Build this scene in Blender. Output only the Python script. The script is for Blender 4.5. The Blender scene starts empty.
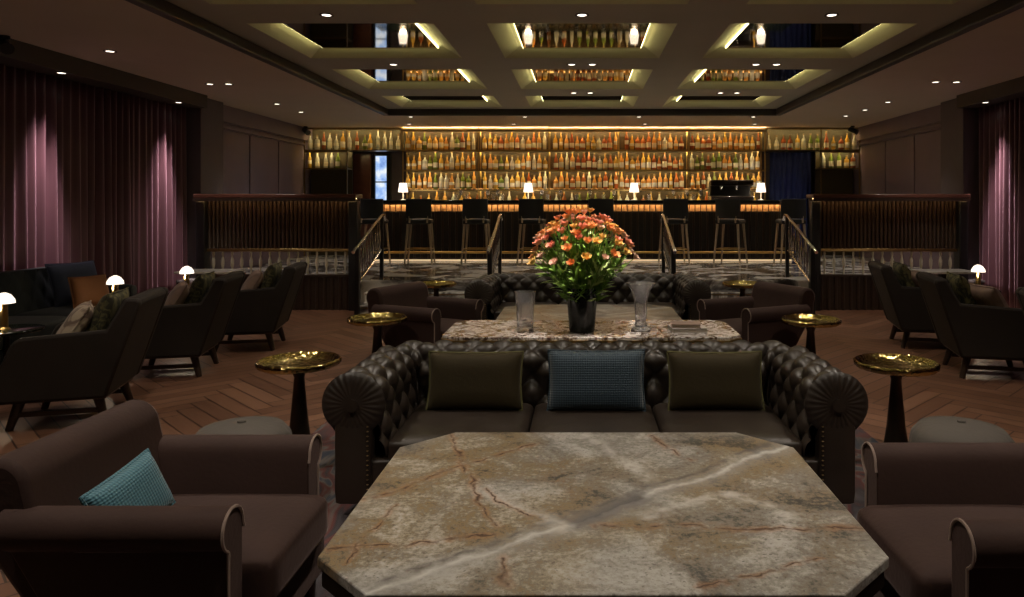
import bpy, math, random
from mathutils import Vector, Matrix
from math import sin, cos, pi, radians, exp, sqrt
S = bpy.context.scene
COL = S.collection
RND = random.Random(7)

# ---------------------------------------------------------------- camera, world, exposure
cam = bpy.data.objects.new('camera', bpy.data.cameras.new('camera'))
COL.objects.link(cam); S.camera = cam
cam.location = (0, 0, 1.45); cam.rotation_euler = (pi/2, 0, 0)
cam.data.lens = 720/1024*36; cam.data.sensor_width = 36; cam.data.sensor_fit = 'HORIZONTAL'
cam.data.shift_x = -70/1024; cam.data.shift_y = -94.5/1024
cam.data.clip_start = 0.05; cam.data.clip_end = 100
S.view_settings.view_transform = 'Standard'; S.view_settings.look = 'None'
S.view_settings.gamma = 1; S.view_settings.exposure = 0.0
S.view_settings.use_curve_mapping = False
world = bpy.data.worlds.new('world'); S.world = world; world.use_nodes = True
world.node_tree.nodes['Background'].inputs[0].default_value = (0.9, 0.85, 0.95, 1)
world.node_tree.nodes['Background'].inputs[1].default_value = 0.01

def spot(name, loc, target, power, angle, color=(1, .78, .55), blend=.6, r=.04, parent=None):
    l = bpy.data.lights.new(name, 'SPOT'); l.energy = power; l.spot_size = radians(angle)
    l.spot_blend = blend; l.color = color; l.shadow_soft_size = r
    o = bpy.data.objects.new(name, l); COL.objects.link(o); o.location = loc
    d = Vector(target)-Vector(loc)
    o.rotation_euler = d.to_track_quat('-Z', 'Y').to_euler()
    if parent: o.parent = parent
    return o

# ---------------------------------------------------------------- materials
class NT:
    def __init__(s, name):
        s.m = bpy.data.materials.new(name); s.m.use_nodes = True
        s.t = s.m.node_tree; s.n = s.t.nodes; s.b = s.n['Principled BSDF']
        s.out = s.n['Material Output']
    def new(s, k): return s.n.new(k)
    def link(s, a, b): s.t.links.new(a, b)
    def put(s, sock, v):
        if hasattr(v, 'is_output') or hasattr(v, 'links'): s.link(v, sock)
        else: sock.default_value = v
    def math(s, op, a, b=None, c=None, clamp=False):
        n = s.new('ShaderNodeMath'); n.operation = op; n.use_clamp = clamp
        for i, v in enumerate((a, b, c)):
            if v is not None: s.put(n.inputs[i], v)
        return n.outputs[0]
    def vmath(s, op, a, b=None, scale=None):
        n = s.new('ShaderNodeVectorMath'); n.operation = op
        s.put(n.inputs[0], a)
        if b is not None: s.put(n.inputs[1], b)
        if scale is not None: s.put(n.inputs['Scale'], scale)
        return n.outputs['Value'] if op in ('DOT_PRODUCT', 'LENGTH', 'DISTANCE') else n.outputs['Vector']
    def obj(s):
        return s.new('ShaderNodeTexCoord').outputs['Object']
    def noise(s, vec, scale, detail=3, rough=.5, dist=0):
        n = s.new('ShaderNodeTexNoise'); n.inputs['Scale'].default_value = scale
        n.inputs['Detail'].default_value = detail; n.inputs['Roughness'].default_value = rough
        n.inputs['Distortion'].default_value = dist
        if vec is not None: s.link(vec, n.inputs['Vector'])
        return n
    def ramp(s, fac, stops):
        n = s.new('ShaderNodeValToRGB'); e = n.color_ramp.elements
        while len(e) < len(stops): e.new(.5)
        for i, (p, c) in enumerate(stops):
            e[i].position = p; e[i].color = tuple(c)+(1,) if len(c) == 3 else c
        s.link(fac, n.inputs[0]); return n.outputs[0]
    def mix(s, fac, a, b, mode='MIX'):
        n = s.new('ShaderNodeMix'); n.data_type = 'RGBA'; n.blend_type = mode
        s.put(n.inputs[0], fac)
        for i, v in ((6, a), (7, b)):
            if isinstance(v, tuple) and len(v) == 3: v = v+(1,)
            s.put(n.inputs[i], v)
        return n.outputs[2]
    def sep(s, vec):
        n = s.new('ShaderNodeSeparateXYZ'); s.link(vec, n.inputs[0]); return n.outputs
    def comb(s, x, y, z=0.0):
        n = s.new('ShaderNodeCombineXYZ')
        for i, v in enumerate((x, y, z)): s.put(n.inputs[i], v)
        return n.outputs[0]
    def bump(s, h, strength=.3, dist=.01):
        n = s.new('ShaderNodeBump'); n.inputs['Strength'].default_value = strength
        n.inputs['Distance'].default_value = dist; s.link(h, n.inputs['Height'])
        s.link(n.outputs[0], s.b.inputs['Normal'])
    def set(s, **k):
        for a, v in k.items():
            i = s.b.inputs[a.replace('_', ' ')]
            if isinstance(v, tuple) and len(v) == 3: v = v+(1,)
            s.put(i, v)
        return s

def simple(name, c, rough=.5, metal=0, var=.12, vs=8, spec=.5, **k):
    t = NT(name)
    nz = t.noise(t.obj(), vs, 3)
    hi = tuple(min(1, x*(1+var)) for x in c); lo = tuple(x*(1-var) for x in c)
    t.set(Base_Color=t.mix(nz.outputs[0], lo, hi), Roughness=rough, Metallic=metal)
    t.b.inputs['Specular IOR Level'].default_value = spec
    for a, v in k.items(): t.set(**{a: v})
    return t.m

def emit(name, c, strength):
    t = NT(name); t.set(Base_Color=(c[0]*.5, c[1]*.5, c[2]*.5), Roughness=.6)
    t.b.inputs['Emission Color'].default_value = tuple(c)+(1,)
    t.b.inputs['Emission Strength'].default_value = strength
    return t.m

M = {}
M['bronze'] = simple('dark bronze', (.05, .035, .025), .3, .8)
M['black'] = simple('black lacquer', (.012, .011, .011), .35)
M['darkwood'] = simple('dark stained wood', (.045, .026, .018), .35, vs=20, var=.3)
M['ribwood'] = simple('ribbed brown wood', (.052, .030, .020), .35, vs=20, var=.3)
M['redwood'] = simple('polished red wood', (.13, .05, .035), .28, vs=14, var=.3)
M['stoolwood'] = simple('grey oiled wood', (.38, .30, .22), .4, vs=22, var=.25)
M['brass'] = simple('brushed brass', (.62, .43, .16), .28, 1)
M['brassdark'] = simple('aged brass', (.33, .23, .10), .35, 1)
M['chrome'] = simple('polished steel', (.7, .7, .68), .18, 1)
M['wallpanel'] = simple('plum grey panelling', (.19, .135, .165), .45, vs=3)
M['column'] = simple('plum grey plaster', (.11, .085, .095), .6, vs=3)
M['ceil'] = simple('taupe ceiling paint', (.44, .41, .33), .75, vs=2, var=.06)
M['soffit'] = simple('brown ceiling paint', (.62, .51, .40), .7, vs=2, var=.06)
M['mould'] = simple('dark ceiling moulding', (.05, .038, .032), .5)
M['slope'] = simple('cream cove paint', (.56, .53, .32), .7, var=.04)
M['led'] = emit('warm cove light', (1, .90, .46), 8)
M['ledfar'] = emit('dim warm cove light', (.95, .90, .42), 3)
M['shelfled'] = emit('amber shelf light', (1, .52, .15), 6)
M['barled'] = emit('amber counter light', (1, .60, .26), 20)
M['stepled'] = emit('warm foot light', (1, .72, .42), .7)
M['lens'] = emit('downlight lens', (1, .88, .72), 4)
M['lampshade'] = emit('glowing white lamp shade', (1, .86, .70), 1.7)
M['darkstool'] = simple('charcoal stool fabric', (.018, .018, .020), .8)
M['lampwhite'] = simple('cream enamel', (.6, .55, .45), .35)

def m_mirror():
    t = NT('antique ceiling mirror'); nz = t.noise(t.obj(), 2.5, 4)
    t.set(Base_Color=t.mix(nz.outputs[0], (.40, .35, .28), (.56, .50, .40)), Metallic=1.0, Roughness=.035)
    return t.m
M['mirror'] = m_mirror()

def m_velvet(name, c, sheen=.6, scale=60):
    t = NT(name); o = t.obj()
    a = t.noise(o, 4, 3); b = t.noise(o, scale, 2)
    lo = tuple(x*.72 for x in c); hi = tuple(min(1, x*1.25) for x in c)
    t.set(Base_Color=t.mix(a.outputs[0], lo, hi), Roughness=.75)
    t.b.inputs['Sheen Weight'].default_value = sheen; t.b.inputs['Sheen Roughness'].default_value = .35
    t.b.inputs['Sheen Tint'].default_value = tuple(min(1, x*3+.1) for x in c)+(1,)
    t.b.inputs['Specular IOR Level'].default_value = .2
    t.bump(b.outputs[0], .25, .004)
    return t.m
M['velvet'] = m_velvet('brown velvet', (.042, .022, .018), .9)
M['piping'] = m_velvet('pale brown piping', (.26, .19, .16))
M['chairfab'] = m_velvet('dark brown weave', (.030, .023, .019), .15, 150)
M['olive'] = m_velvet('olive velvet', (.042, .031, .014), .35)
M['olivepipe'] = m_velvet('light olive fringe', (.13, .12, .05), .4)
M['navyfab'] = m_velvet('dark navy velvet', (.008, .010, .011), .2)
M['bluecush'] = m_velvet('slate blue velvet', (.035, .042, .075), .4)
M['orangecush'] = m_velvet('rust orange velvet', (.13, .055, .022), .3)
M['pouf'] = m_velvet('grey brown pouf fabric', (.095, .082, .072), .3)
M['bluedrape'] = m_velvet('midnight blue drape', (.03, .045, .16), .5)

def m_leather():
    t = NT('dark brown leather'); o = t.obj()
    a = t.noise(o, 5, 4); b = t.new('ShaderNodeTexVoronoi'); b.inputs['Scale'].default_value = 160
    t.link(o, b.inputs['Vector'])
    t.set(Base_Color=t.mix(a.outputs[0], (.014, .009, .006), (.034, .022, .015)), Roughness=t.math('MULTIPLY_ADD', a.outputs[0], .25, .30))
    t.b.inputs['Specular IOR Level'].default_value = .6
    t.bump(b.outputs['Distance'], .15, .002)
    return t.m
M['leather'] = m_leather()

def m_weave(name, c1, c2, scale=70):
    t = NT(name); x, y, z = t.sep(t.obj())
    u = t.math('SINE', t.math('MULTIPLY', t.math('ADD', x, z), scale))
    v = t.math('SINE', t.math('MULTIPLY', t.math('SUBTRACT', x, z), scale))
    w = t.math('MULTIPLY', u, v)
    f = t.math('MULTIPLY_ADD', w, .5, .5)
    t.set(Base_Color=t.mix(f, c1, c2), Roughness=.7); t.bump(f, .5, .006)
    t.b.inputs['Sheen Weight'].default_value = .3
    return t.m
M['teal'] = m_weave('teal woven fabric', (.016, .034, .055), (.032, .065, .095), 260)
M['teal2'] = m_weave('bright teal woven fabric', (.03, .11, .15), (.07, .20, .26), 320)

def m_patch(name, c1, c2, scale=9):
    t = NT(name); nz = t.noise(t.obj(), scale, 2, .5, 1.5)
    t.set(Base_Color=t.ramp(nz.outputs[0], [(.42, c1), (.55, c2)]), Roughness=.8)
    return t.m
M['beige'] = m_patch('beige patterned fabric', (.46, .36, .26), (.18, .12, .09))
M['greenpat'] = m_patch('olive patterned fabric', (.13, .11, .045), (.035, .03, .015), 14)

def m_curtain():
    t = NT('plum curtain velvet'); o = t.obj(); mp = t.vmath('MULTIPLY', o, (30, 30, .6))
    a = t.noise(mp, 1, 3)
    t.set(Base_Color=t.mix(a.outputs[0], (.060, .020, .027), (.135, .055, .068)), Roughness=.42)
    t.b.inputs['Sheen Weight'].default_value = .5
    t.b.inputs['Sheen Tint'].default_value = (.8, .5, .6, 1)
    return t.m
M['curtain'] = m_curtain()

def m_floor():
    t = NT('herringbone oak floor'); x, y, z = t.sep(t.obj())
    w = .13; n = 6.0
    r = .70711
    u = t.math('DIVIDE', t.math('MULTIPLY', t.math('ADD', x, y), r), w)
    v = t.math('DIVIDE', t.math('MULTIPLY', t.math('SUBTRACT', y, x), r), w)
    i = t.math('FLOOR', u); j = t.math('FLOOR', v)
    k = t.math('FLOORED_MODULO', t.math('SUBTRACT', i, j), 2*n)
    hor = t.math('LESS_THAN', k, n-.5)
    # plank id
    hx = t.math('SUBTRACT', i, k); hy = j
    vx = i; vy = t.math('SUBTRACT', j, t.math('SUBTRACT', 2*n-1, k))
    def sel(a, b): return t.math('ADD', t.math('MULTIPLY', a, hor), t.math('MULTIPLY', b, t.math('SUBTRACT', 1.0, hor)))
    idv = t.comb(sel(hx, vx), sel(hy, vy), hor)
    wn = t.new('ShaderNodeTexWhiteNoise'); wn.noise_dimensions = '3D'; t.link(idv, wn.inputs['Vector'])
    along = sel(u, v); across = sel(v, u)
    fr = t.math('FRACT', across)
    edge = t.math('MINIMUM', fr, t.math('SUBTRACT', 1.0, fr))
    alh = t.math('SUBTRACT', u, hx); alv = t.math('SUBTRACT', v, vy)
    al = sel(alh, alv)
    eal = t.math('MINIMUM', al, t.math('SUBTRACT', n, al))
    gap = t.math('LESS_THAN', t.math('MINIMUM', edge, eal), .035)
    grain = t.noise(t.comb(t.math('MULTIPLY', along, .25), t.math('MULTIPLY', across, 2.5), wn.outputs['Value']), 2.5, 4)
    tone = t.math('ADD', t.math('MULTIPLY', wn.outputs['Value'], .55), t.math('MULTIPLY', grain.outputs[0], .45))
    c = t.ramp(tone, [(.15, (.13, .060, .036)), (.5, (.185, .088, .052)), (.85, (.25, .125, .076))])
    c = t.mix(gap, c, (.03, .014, .009))
    t.set(Base_Color=c, Roughness=t.math('MULTIPLY_ADD', grain.outputs[0], .2, .30))
    return t.m
M['floor'] = m_floor()

def m_platform():
    t = NT('polished dark marble'); o = t.obj()
    a = t.noise(o, 1.6, 5, .6, 1.2)
    c = t.ramp(a.outputs[0], [(.40, (.05, .042, .04)), (.48, (.20, .18, .17)), (.55, (.72, .68, .64))])
    t.set(Base_Color=c, Roughness=.14); return t.m
M['platform'] = m_platform()

def m_rug():
    t = NT('abstract patterned rug'); o = t.obj()
    a = t.noise(t.vmath('MULTIPLY', o, (1.4, .8, 1)), 1.8, 2, .5, 2.2)
    b = t.noise(o, 260, 1)
    c = t.ramp(a.outputs[0], [(.30, (.03, .035, .06)), (.42, (.05, .055, .07)), (.47, (.13, .11, .10)), (.52, (.12, .035, .03)), (.60, (.045, .035, .04)), (.70, (.08, .072, .078))])
    t.set(Base_Color=c, Roughness=.95); t.bump(b.outputs[0], .4, .004)
    return t.m
M['rug'] = m_rug()

def m_stone():
    """brown and grey marble with rust, dark and white veins (positions in the slab's own space)"""
    t = NT('veined brown marble'); o = t.obj()
    d1 = t.noise(o, 3.0, 4, .6); d2 = t.noise(o, 22, 3, .6)
    off = t.vmath('SCALE', t.vmath('SUBTRACT', d1.outputs['Color'], (.5, .5, .5)), scale=.16)
    off2 = t.vmath('SCALE', t.vmath('SUBTRACT', d2.outputs['Color'], (.5, .5, .5)), scale=.035)
    p = t.vmath('MULTIPLY', t.vmath('ADD', t.vmath('ADD', o, off), off2), (1, 1, 0))
    big = t.noise(o, 3.3, 7, .68, .6)
    fine = t.noise(o, 48, 6, .75)
    mixv = t.math('ADD', t.math('MULTIPLY', big.outputs[0], .60), t.math('MULTIPLY', fine.outputs[0], .40))
    c = t.ramp(mixv, [(.39, (.05, .04, .03)), (.435, (.15, .115, .08)), (.465, (.26, .175, .085)), (.495, (.17, .14, .10)), (.535, (.30, .25, .18)), (.61, (.44, .41, .37))])
    patch = t.noise(o, 1.7, 3, .5, .4)
    c = t.mix(t.ramp(patch.outputs[0], [(.42, (0, 0, 0)), (.56, (.62, .62, .62))]), c, t.ramp(mixv, [(.40, (.07, .07, .07)), (.49, (.22, .215, .21)), (.60, (.42, .41, .40))]))
    spk = t.noise(o, 75, 2, .5)
    c = t.mix(t.ramp(spk.outputs[0], [(.62, (0, 0, 0)), (.70, (.6, .6, .6))]), c, (.07, .055, .045))
    C = (.06, 2.5)
    def seg(a, b):
        a = Vector((a[0]-C[0], a[1]-C[1], 0)); b = Vector((b[0]-C[0], b[1]-C[1], 0))
        d = b-a; L = d.length; u = d/L
        pa = t.vmath('SUBTRACT', p, tuple(a))
        h = t.math('MINIMUM', t.math('MAXIMUM', t.vmath('DOT_PRODUCT', pa, tuple(u)), 0.0), L)
        n = t.new('ShaderNodeVectorMath'); n.operation = 'SCALE'; n.inputs[0].default_value = tuple(u); t.link(h, n.inputs['Scale'])
        return t.vmath('DISTANCE', pa, n.outputs[0])
    def line(d, w): # 1 on the line, 0 beyond w
        return t.math('SUBTRACT', 1.0, t.math('DIVIDE', d, w), clamp=True)
    brk = t.math('MULTIPLY_ADD', t.noise(o, 16, 3).outputs[0], 5.0, -1.75, clamp=True)
    main = seg((-.60, 1.80), (.90, 3.03))
    wide = line(main, .085)
    c = t.mix(t.math('MULTIPLY', wide, .65), c, (.31, .30, .29))
    c = t.mix(t.math('MULTIPLY', t.math('MULTIPLY', line(main, .020), t.math('MULTIPLY_ADD', brk, .6, .4)), .85), c, (.55, .53, .50))
    dk = line(seg((-.03, 2.27), (.20, 2.47)), .055)
    c = t.mix(t.math('MULTIPLY', dk, .9), c, (.07, .06, .065))
    dk2 = line(seg((-.50, 1.93), (.84, 3.07)), .020)
    c = t.mix(t.math('MULTIPLY', t.math('MULTIPLY', dk2, brk), .9), c, (.10, .085, .08))
    for a, b in (((.20, 2.33), (.50, 2.50)), ((.50, 2.50), (.69, 2.30)), ((.02, 3.14), (.24, 2.60)), ((-.36, 2.55), (-.05, 2.20))):
        c = t.mix(t.math('MULTIPLY', t.math('MULTIPLY', line(seg(a, b), .045), brk), .6), c, (.56, .53, .50))
    for a, b, w in (((-.745, 2.43), (-.20, 3.0), .016), ((-.57, 3.14), (-.28, 2.24), .013), ((.03, 2.255), (.86, 2.21), .014),
                    ((-.226, 2.04), (-.20, 1.88), .015), ((-.74, 2.08), (-.28, 2.18), .011), ((-.34, 2.55), (-.16, 2.28), .009),
                    ((.29, 3.12), (.42, 2.83), .012), ((.30, 1.87), (.70, 2.05), .010), ((-.62, 2.4), (-.66, 2.0), .009)):
        c = t.mix(t.math('MULTIPLY', t.math('MULTIPLY', line(seg(a, b), w*1.9), brk), .6), c, (.36, .17, .08))
        c = t.mix(t.math('MULTIPLY', line(seg(a, b), w*.7), brk), c, (.05, .022, .015))
    t.set(Base_Color=c, Roughness=t.math('MULTIPLY_ADD', fine.outputs[0], .25, .28)); t.bump(fine.outputs[0], .12, .003)
    return t.m
M['stone'] = m_stone()

def m_marble():
    t = NT('white and burgundy marble'); o = t.obj()
    a = t.noise(o, 7, 4, .65, 2.5)
    c = t.ramp(a.outputs[0], [(.36, (.05, .03, .025)), (.43, (.16, .11, .08)), (.48, (.36, .31, .28)), (.55, (.72, .69, .68)), (.63, (.22, .15, .14))])
    t.set(Base_Color=c, Roughness=.12); return t.m
M['marble'] = m_marble()

def m_glass(name, c, body=.35, rough=.08):
    # small bottles: coloured glass with its liquor, part clear, part scattering
    t = NT(name); t.set(Base_Color=tuple(c), Roughness=rough)
    t.b.inputs['Transmission Weight'].default_value = .35
    tr = t.new('ShaderNodeBsdfTranslucent'); tr.inputs[0].default_value = tuple(c)+(1,)
    mx = t.new('ShaderNodeMixShader'); mx.inputs[0].default_value = body
    t.link(t.b.outputs[0], mx.inputs[1]); t.link(tr.outputs[0], mx.inputs[2]); t.link(mx.outputs[0], t.out.inputs[0])
    return t.m
GL = {'amber': m_glass('amber spirit', (.95, .55, .16)), 'gold': m_glass('golden spirit', (.92, .62, .14)),
      'clear': m_glass('clear spirit', (.85, .82, .70)), 'brown': m_glass('brown spirit', (.48, .14, .04)),
      'green': m_glass('green glass', (.28, .36, .07)), 'red': m_glass('reddish spirit', (.72, .26, .08))}
M['paper'] = simple('bottle label paper', (.85, .78, .6), .7)
M['cap'] = simple('bottle cap', (.25, .16, .07), .4)
def m_crystal():
    t = NT('cut crystal'); t.set(Base_Color=(.93, .92, .95), Roughness=.05)
    t.b.inputs['Transmission Weight'].default_value = .9; t.b.inputs['IOR'].default_value = 1.5
    return t.m
M['crystal'] = m_crystal()
M['blackglass'] = simple('black glass', (.012, .016, .012), .08, spec=.7)

# ---------------------------------------------------------------- mesh helpers
class MB:
    def __init__(s): s.v = []; s.f = []; s.mi = []
    def add(s, vs, fs, mi=0):
        o = len(s.v); s.v += [tuple(v) for v in vs]
        for f in fs: s.f.append([o+i for i in f]); s.mi.append(mi)
        return s
    def box(s, a, b, mi=0):
        (x0, y0, z0), (x1, y1, z1) = a, b
        vs = [(x0,y0,z0),(x1,y0,z0),(x1,y1,z0),(x0,y1,z0),(x0,y0,z1),(x1,y0,z1),(x1,y1,z1),(x0,y1,z1)]
        return s.add(vs, [(0,3,2,1),(4,5,6,7),(0,1,5,4),(1,2,6,5),(2,3,7,6),(3,0,4,7)], mi)
    def cone(s, p0, p1, r0, r1, n=12, mi=0, caps=True):
        p0 = Vector(p0); p1 = Vector(p1); d = (p1-p0).normalized()
        a = d.orthogonal().normalized(); b = d.cross(a)
        vs = []
        for p, r in ((p0, r0), (p1, r1)):
            for i in range(n):
                t = 2*pi*i/n; vs.append(p+a*cos(t)*r+b*sin(t)*r)
        fs = [(i, (i+1) % n, n+(i+1) % n, n+i) for i in range(n)]
        if caps: fs += [tuple(range(n-1, -1, -1)), tuple(range(n, 2*n))]
        return s.add(vs, fs, mi)
    def lathe(s, prof, c=(0, 0, 0), n=20, mi=0, fr=None):
        vs = []
        for k, (r, z) in enumerate(prof):
            for i in range(n):
                t = 2*pi*i/n; q = r*(fr(t, k) if fr else 1)
                vs.append((c[0]+q*cos(t), c[1]+q*sin(t), c[2]+z))
        fs = []; m = len(prof)
        for k in range(m-1):
            for i in range(n):
                j = (i+1) % n; fs.append((k*n+i, k*n+j, (k+1)*n+j, (k+1)*n+i))
        if prof[0][0] > 1e-4: fs.append(tuple(range(n-1, -1, -1)))
        if prof[-1][0] > 1e-4: fs.append(tuple((m-1)*n+i for i in range(n)))
        return s.add(vs, fs, mi)
    def tube(s, pts, r, n=8, mi=0):
        pts = [Vector(p) for p in pts]; rr = r if isinstance(r, (list, tuple)) else [r]*len(pts)
        vs = []; up = None
        for k, p in enumerate(pts):
            d = (pts[min(k+1, len(pts)-1)]-pts[max(k-1, 0)]).normalized()
            if up is None: up = d.orthogonal().normalized()
            a = (up-d*up.dot(d)).normalized(); up = a; b = d.cross(a)
            for i in range(n):
                t = 2*pi*i/n; vs.append(p+(a*cos(t)+b*sin(t))*rr[k])
        fs = []; m = len(pts)
        for k in range(m-1):
            for i in range(n):
                j = (i+1) % n; fs.append((k*n+i, k*n+j, (k+1)*n+j, (k+1)*n+i))
        fs += [tuple(range(n-1, -1, -1)), tuple((m-1)*n+i for i in range(n))]
        return s.add(vs, fs, mi)
    def prism(s, poly, lo, hi, axis='z', mi=0):
        """poly of 2D points extruded from lo to hi along axis (x: pts are (y,z); y: (x,z); z: (x,y))"""
        def P(a, b, h): return {'x': (h, a, b), 'y': (a, h, b), 'z': (a, b, h)}[axis]
        n = len(poly); vs = [P(a, b, lo) for a, b in poly]+[P(a, b, hi) for a, b in poly]
        fs = [(i, (i+1) % n, n+(i+1) % n, n+i) for i in range(n)]+[tuple(range(n-1, -1, -1)), tuple(range(n, 2*n))]
        return s.add(vs, fs, mi)
    def grid(s, fn, nu, nv, mi=0, closed=False):
        vs = [fn(i/nu, j/nv) for j in range(nv+1) for i in range(nu+(0 if closed else 1))]
        w = nu if closed else nu+1; fs = []
        for j in range(nv):
            for i in range(nu):
                k = (i+1) % w
                fs.append((j*w+i, j*w+k, (j+1)*w+k, (j+1)*w+i))
        return s.add(vs, fs, mi)
    def rbox(s, a, b, r=.03, puff=0, n=10, mi=0):
        """soft box: a superellipsoid-like rounded block, puffed on top"""
        a = Vector(a); b = Vector(b); c = (a+b)/2; h = (b-a)/2
        def pt(d):
            q = Vector((max(-h.x+r, min(h.x-r, d.x*h.x*1.0)), max(-h.y+r, min(h.y-r, d.y*h.y)), max(-h.z+r, min(h.z-r, d.z*h.z))))
            e = Vector((d.x*h.x, d.y*h.y, d.z*h.z))-q
            if e.length > 1e-9: e = e.normalized()*r
            p = q+e
            if puff:
                fx = 1-abs(d.x)**3; fy = 1-abs(d.y)**3
                p.z += puff*max(0, fx)*max(0, fy)*(1 if d.z > 0 else -.3 if d.z < 0 else 0)*abs(d.z)
            return c+p
        def lin(i):   # denser near the edges
            t = -1+2*i/n; return math.copysign(abs(t)**.7, t) if t else 0
        for ax in range(3):
            for sg in (-1, 1):
                vs = []
                for i in range(n+1):
                    for j in range(n+1):
                        u, v = lin(i), lin(j); d = [0, 0, 0]; d[ax] = sg; d[(ax+1) % 3] = u; d[(ax+2) % 3] = v
                        vs.append(pt(Vector(d)))
                fs = []
                for i in range(n):
                    for j in range(n):
                        q = (i*(n+1)+j, (i+1)*(n+1)+j, (i+1)*(n+1)+j+1, i*(n+1)+j+1)
                        fs.append(q if sg > 0 else q[::-1])
                s.add(vs, fs, mi)
        s.weld = True
        return s
    def build(s, name, mats, parent=None, loc=(0, 0, 0), bev=0, ang=38, sub=0):
        me = bpy.data.meshes.new(name); me.from_pydata(s.v, [], s.f)
        mats = mats if isinstance(mats, (list, tuple)) else [mats]
        for m in mats: me.materials.append(m)
        for p, i in zip(me.polygons, s.mi): p.material_index = i; p.use_smooth = True
        if getattr(s, 'weld', False):
            import bmesh
            bm = bmesh.new(); bm.from_mesh(me); bmesh.ops.remove_doubles(bm, verts=bm.verts, dist=1e-5); bm.to_mesh(me); bm.free()
        me.update(); me.set_sharp_from_angle(angle=radians(ang))
        o = bpy.data.objects.new(name, me); COL.objects.link(o); o.location = loc
        if parent: o.parent = parent
        if bev:
            b = o.modifiers.new('bevel', 'BEVEL'); b.width = bev; b.segments = 2; b.limit_method = 'ANGLE'
        return o

def tag(o, label, cat, group=None, kind=None):
    if label: o['label'] = label
    if cat: o['category'] = cat
    if group: o['group'] = group
    if kind: o['kind'] = kind
    return o
def thing(name, label, cat, loc=(0, 0, 0), rz=0, group=None):
    o = bpy.data.objects.new(name, None); COL.objects.link(o); o.location = loc; o.rotation_euler = (0, 0, rz)
    o.empty_display_size = .1
    return tag(o, label, cat, group)
def struct(mb, name, mats, **k):
    o = mb.build(name, mats, **k); o['kind'] = 'structure'; return o
def copy_tree(o, loc=None, rz=None, label=None, group=None, parent=None, cat=None):
    kids = list(o.children)
    c = o.copy(); COL.objects.link(c); c.parent = parent
    if loc is not None: c.location = loc
    if rz is not None: c.rotation_euler = (0, 0, rz)
    if label: c['label'] = label
    if group: c['group'] = group
    if cat: c['category'] = cat
    for ch in kids: copy_tree(ch, parent=c)
    return c

# ---------------------------------------------------------------- the room
XW = 5.75; HS = 2.98; HC = 3.08; XI = 3.37; YB = 12.4; YBACK = 15.2; YF = -3.0
PL = .40       # platform height
struct(MB().box((-6.2, YF, -.1), (6.2, 15.4, 0)), 'floor', M['floor'])
b = MB()
b.box((-XW, 9.95, 0), (XW, YBACK, PL-.03)); b.box((-XW, 9.93, PL-.03), (XW, YBACK, PL))
struct(b, 'platform', M['platform'])
st = MB()
for k in range(2): st.box((-2.92, 9.95-.32*(2-k), 0), (2.98, 9.95-.32*(1-k)+.0, PL/3*(k+1)))
struct(st, 'entry_steps', M['platform'], bev=.008)
for k in range(2):
    struct(MB().box((-2.9, 9.95-.32*(2-k)-.004, PL/3*(k+1)-.035), (2.96, 9.95-.32*(2-k)-.0005, PL/3*(k+1)-.022)), 'trim_%d' % (k+1), M['brassdark'])
struct(MB().box((-6.2, YBACK, 0), (6.2, YBACK+.15, 3.6)), 'wall_back', M['column'])
struct(MB().box((-6.2, YF-.15, 0), (6.2, YF, 3.6)), 'wall_front', M['column'])
for sgn, side in ((-1, 'left'), (1, 'right')):
    def bx(x0, x1, y0, y1, z0, z1):
        xs = sorted((sgn*x0, sgn*x1)); return (xs[0], y0, z0), (xs[1], y1, z1)
    w = MB(); w.box(*bx(5.85, 6.0, YF, YBACK, 0, 3.6))
    struct(w, 'wall_'+side, M['column'])
    # bulkhead over the curtains
    struct(MB().box(*bx(5.28, 5.85, YF, 10.15, 2.80, HS)), 'trim_bulkhead_'+side, M['mould'])
    # column and panelled wall beyond it
    struct(MB().box(*bx(5.40, 5.85, 10.2, 10.85, 0, HS)), 'wall_column_'+side, M['column'], bev=.01)
    p = MB(); p.box(*bx(5.60, 5.85, 10.85, YBACK, PL, HS))
    for k in range(3):
        y0 = 10.95+k*1.15; 
        p.box(*bx(5.585, 5.60, y0+.02, y0+1.13, .70, 2.60))
    p.box(*bx(5.52, 5.60, 10.85, YBACK, 2.72, HS)); p.box(*bx(5.54, 5.60, 10.85, YBACK, 2.62, 2.66))
    struct(p, 'wall_panelling_'+side, M['wallpanel'], bev=.006)

# ceiling : lower ring, moulding step and raised field with coffer openings
c = MB()
c.box((-6.2, YF, HS), (-XI, YBACK, HS+.5)); c.box((XI, YF, HS), (6.2, YBACK, HS+.5))
c.box((-XI, YB, HS), (XI, YBACK, HS+.5)); c.box((-XI, YF, HS), (XI, -1.3, HS+.5))
struct(c, 'ceiling_soffit', M['soffit'])
COLS = [(-3.03, -1.34), (-.86, .86), (1.34, 3.03)]
ROWS = [(-.05, 1.50), (2.13, 3.68), (4.32, 5.87), (6.50, 8.05), (8.72, 10.22), (10.87, 12.1)]
xs = [-XI]+[v for cc in COLS for v in cc]+[XI]; ys = [-1.3]+[v for r in ROWS for v in r]+[YB]
c = MB()
for i in range(len(xs)-1):
    for j in range(len(ys)-1):
        if i % 2 == 1 and j % 2 == 1: continue
        c.add([(xs[i], ys[j], HC), (xs[i+1], ys[j], HC), (xs[i+1], ys[j+1], HC), (xs[i], ys[j+1], HC)], [(0, 3, 2, 1)])
c.add([(-XI, -1.3, HC+.5), (XI, -1.3, HC+.5), (XI, YB, HC+.5), (-XI, YB, HC+.5)], [(0, 3, 2, 1)])
struct(c, 'ceiling', M['ceil'])
m = MB()
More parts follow.
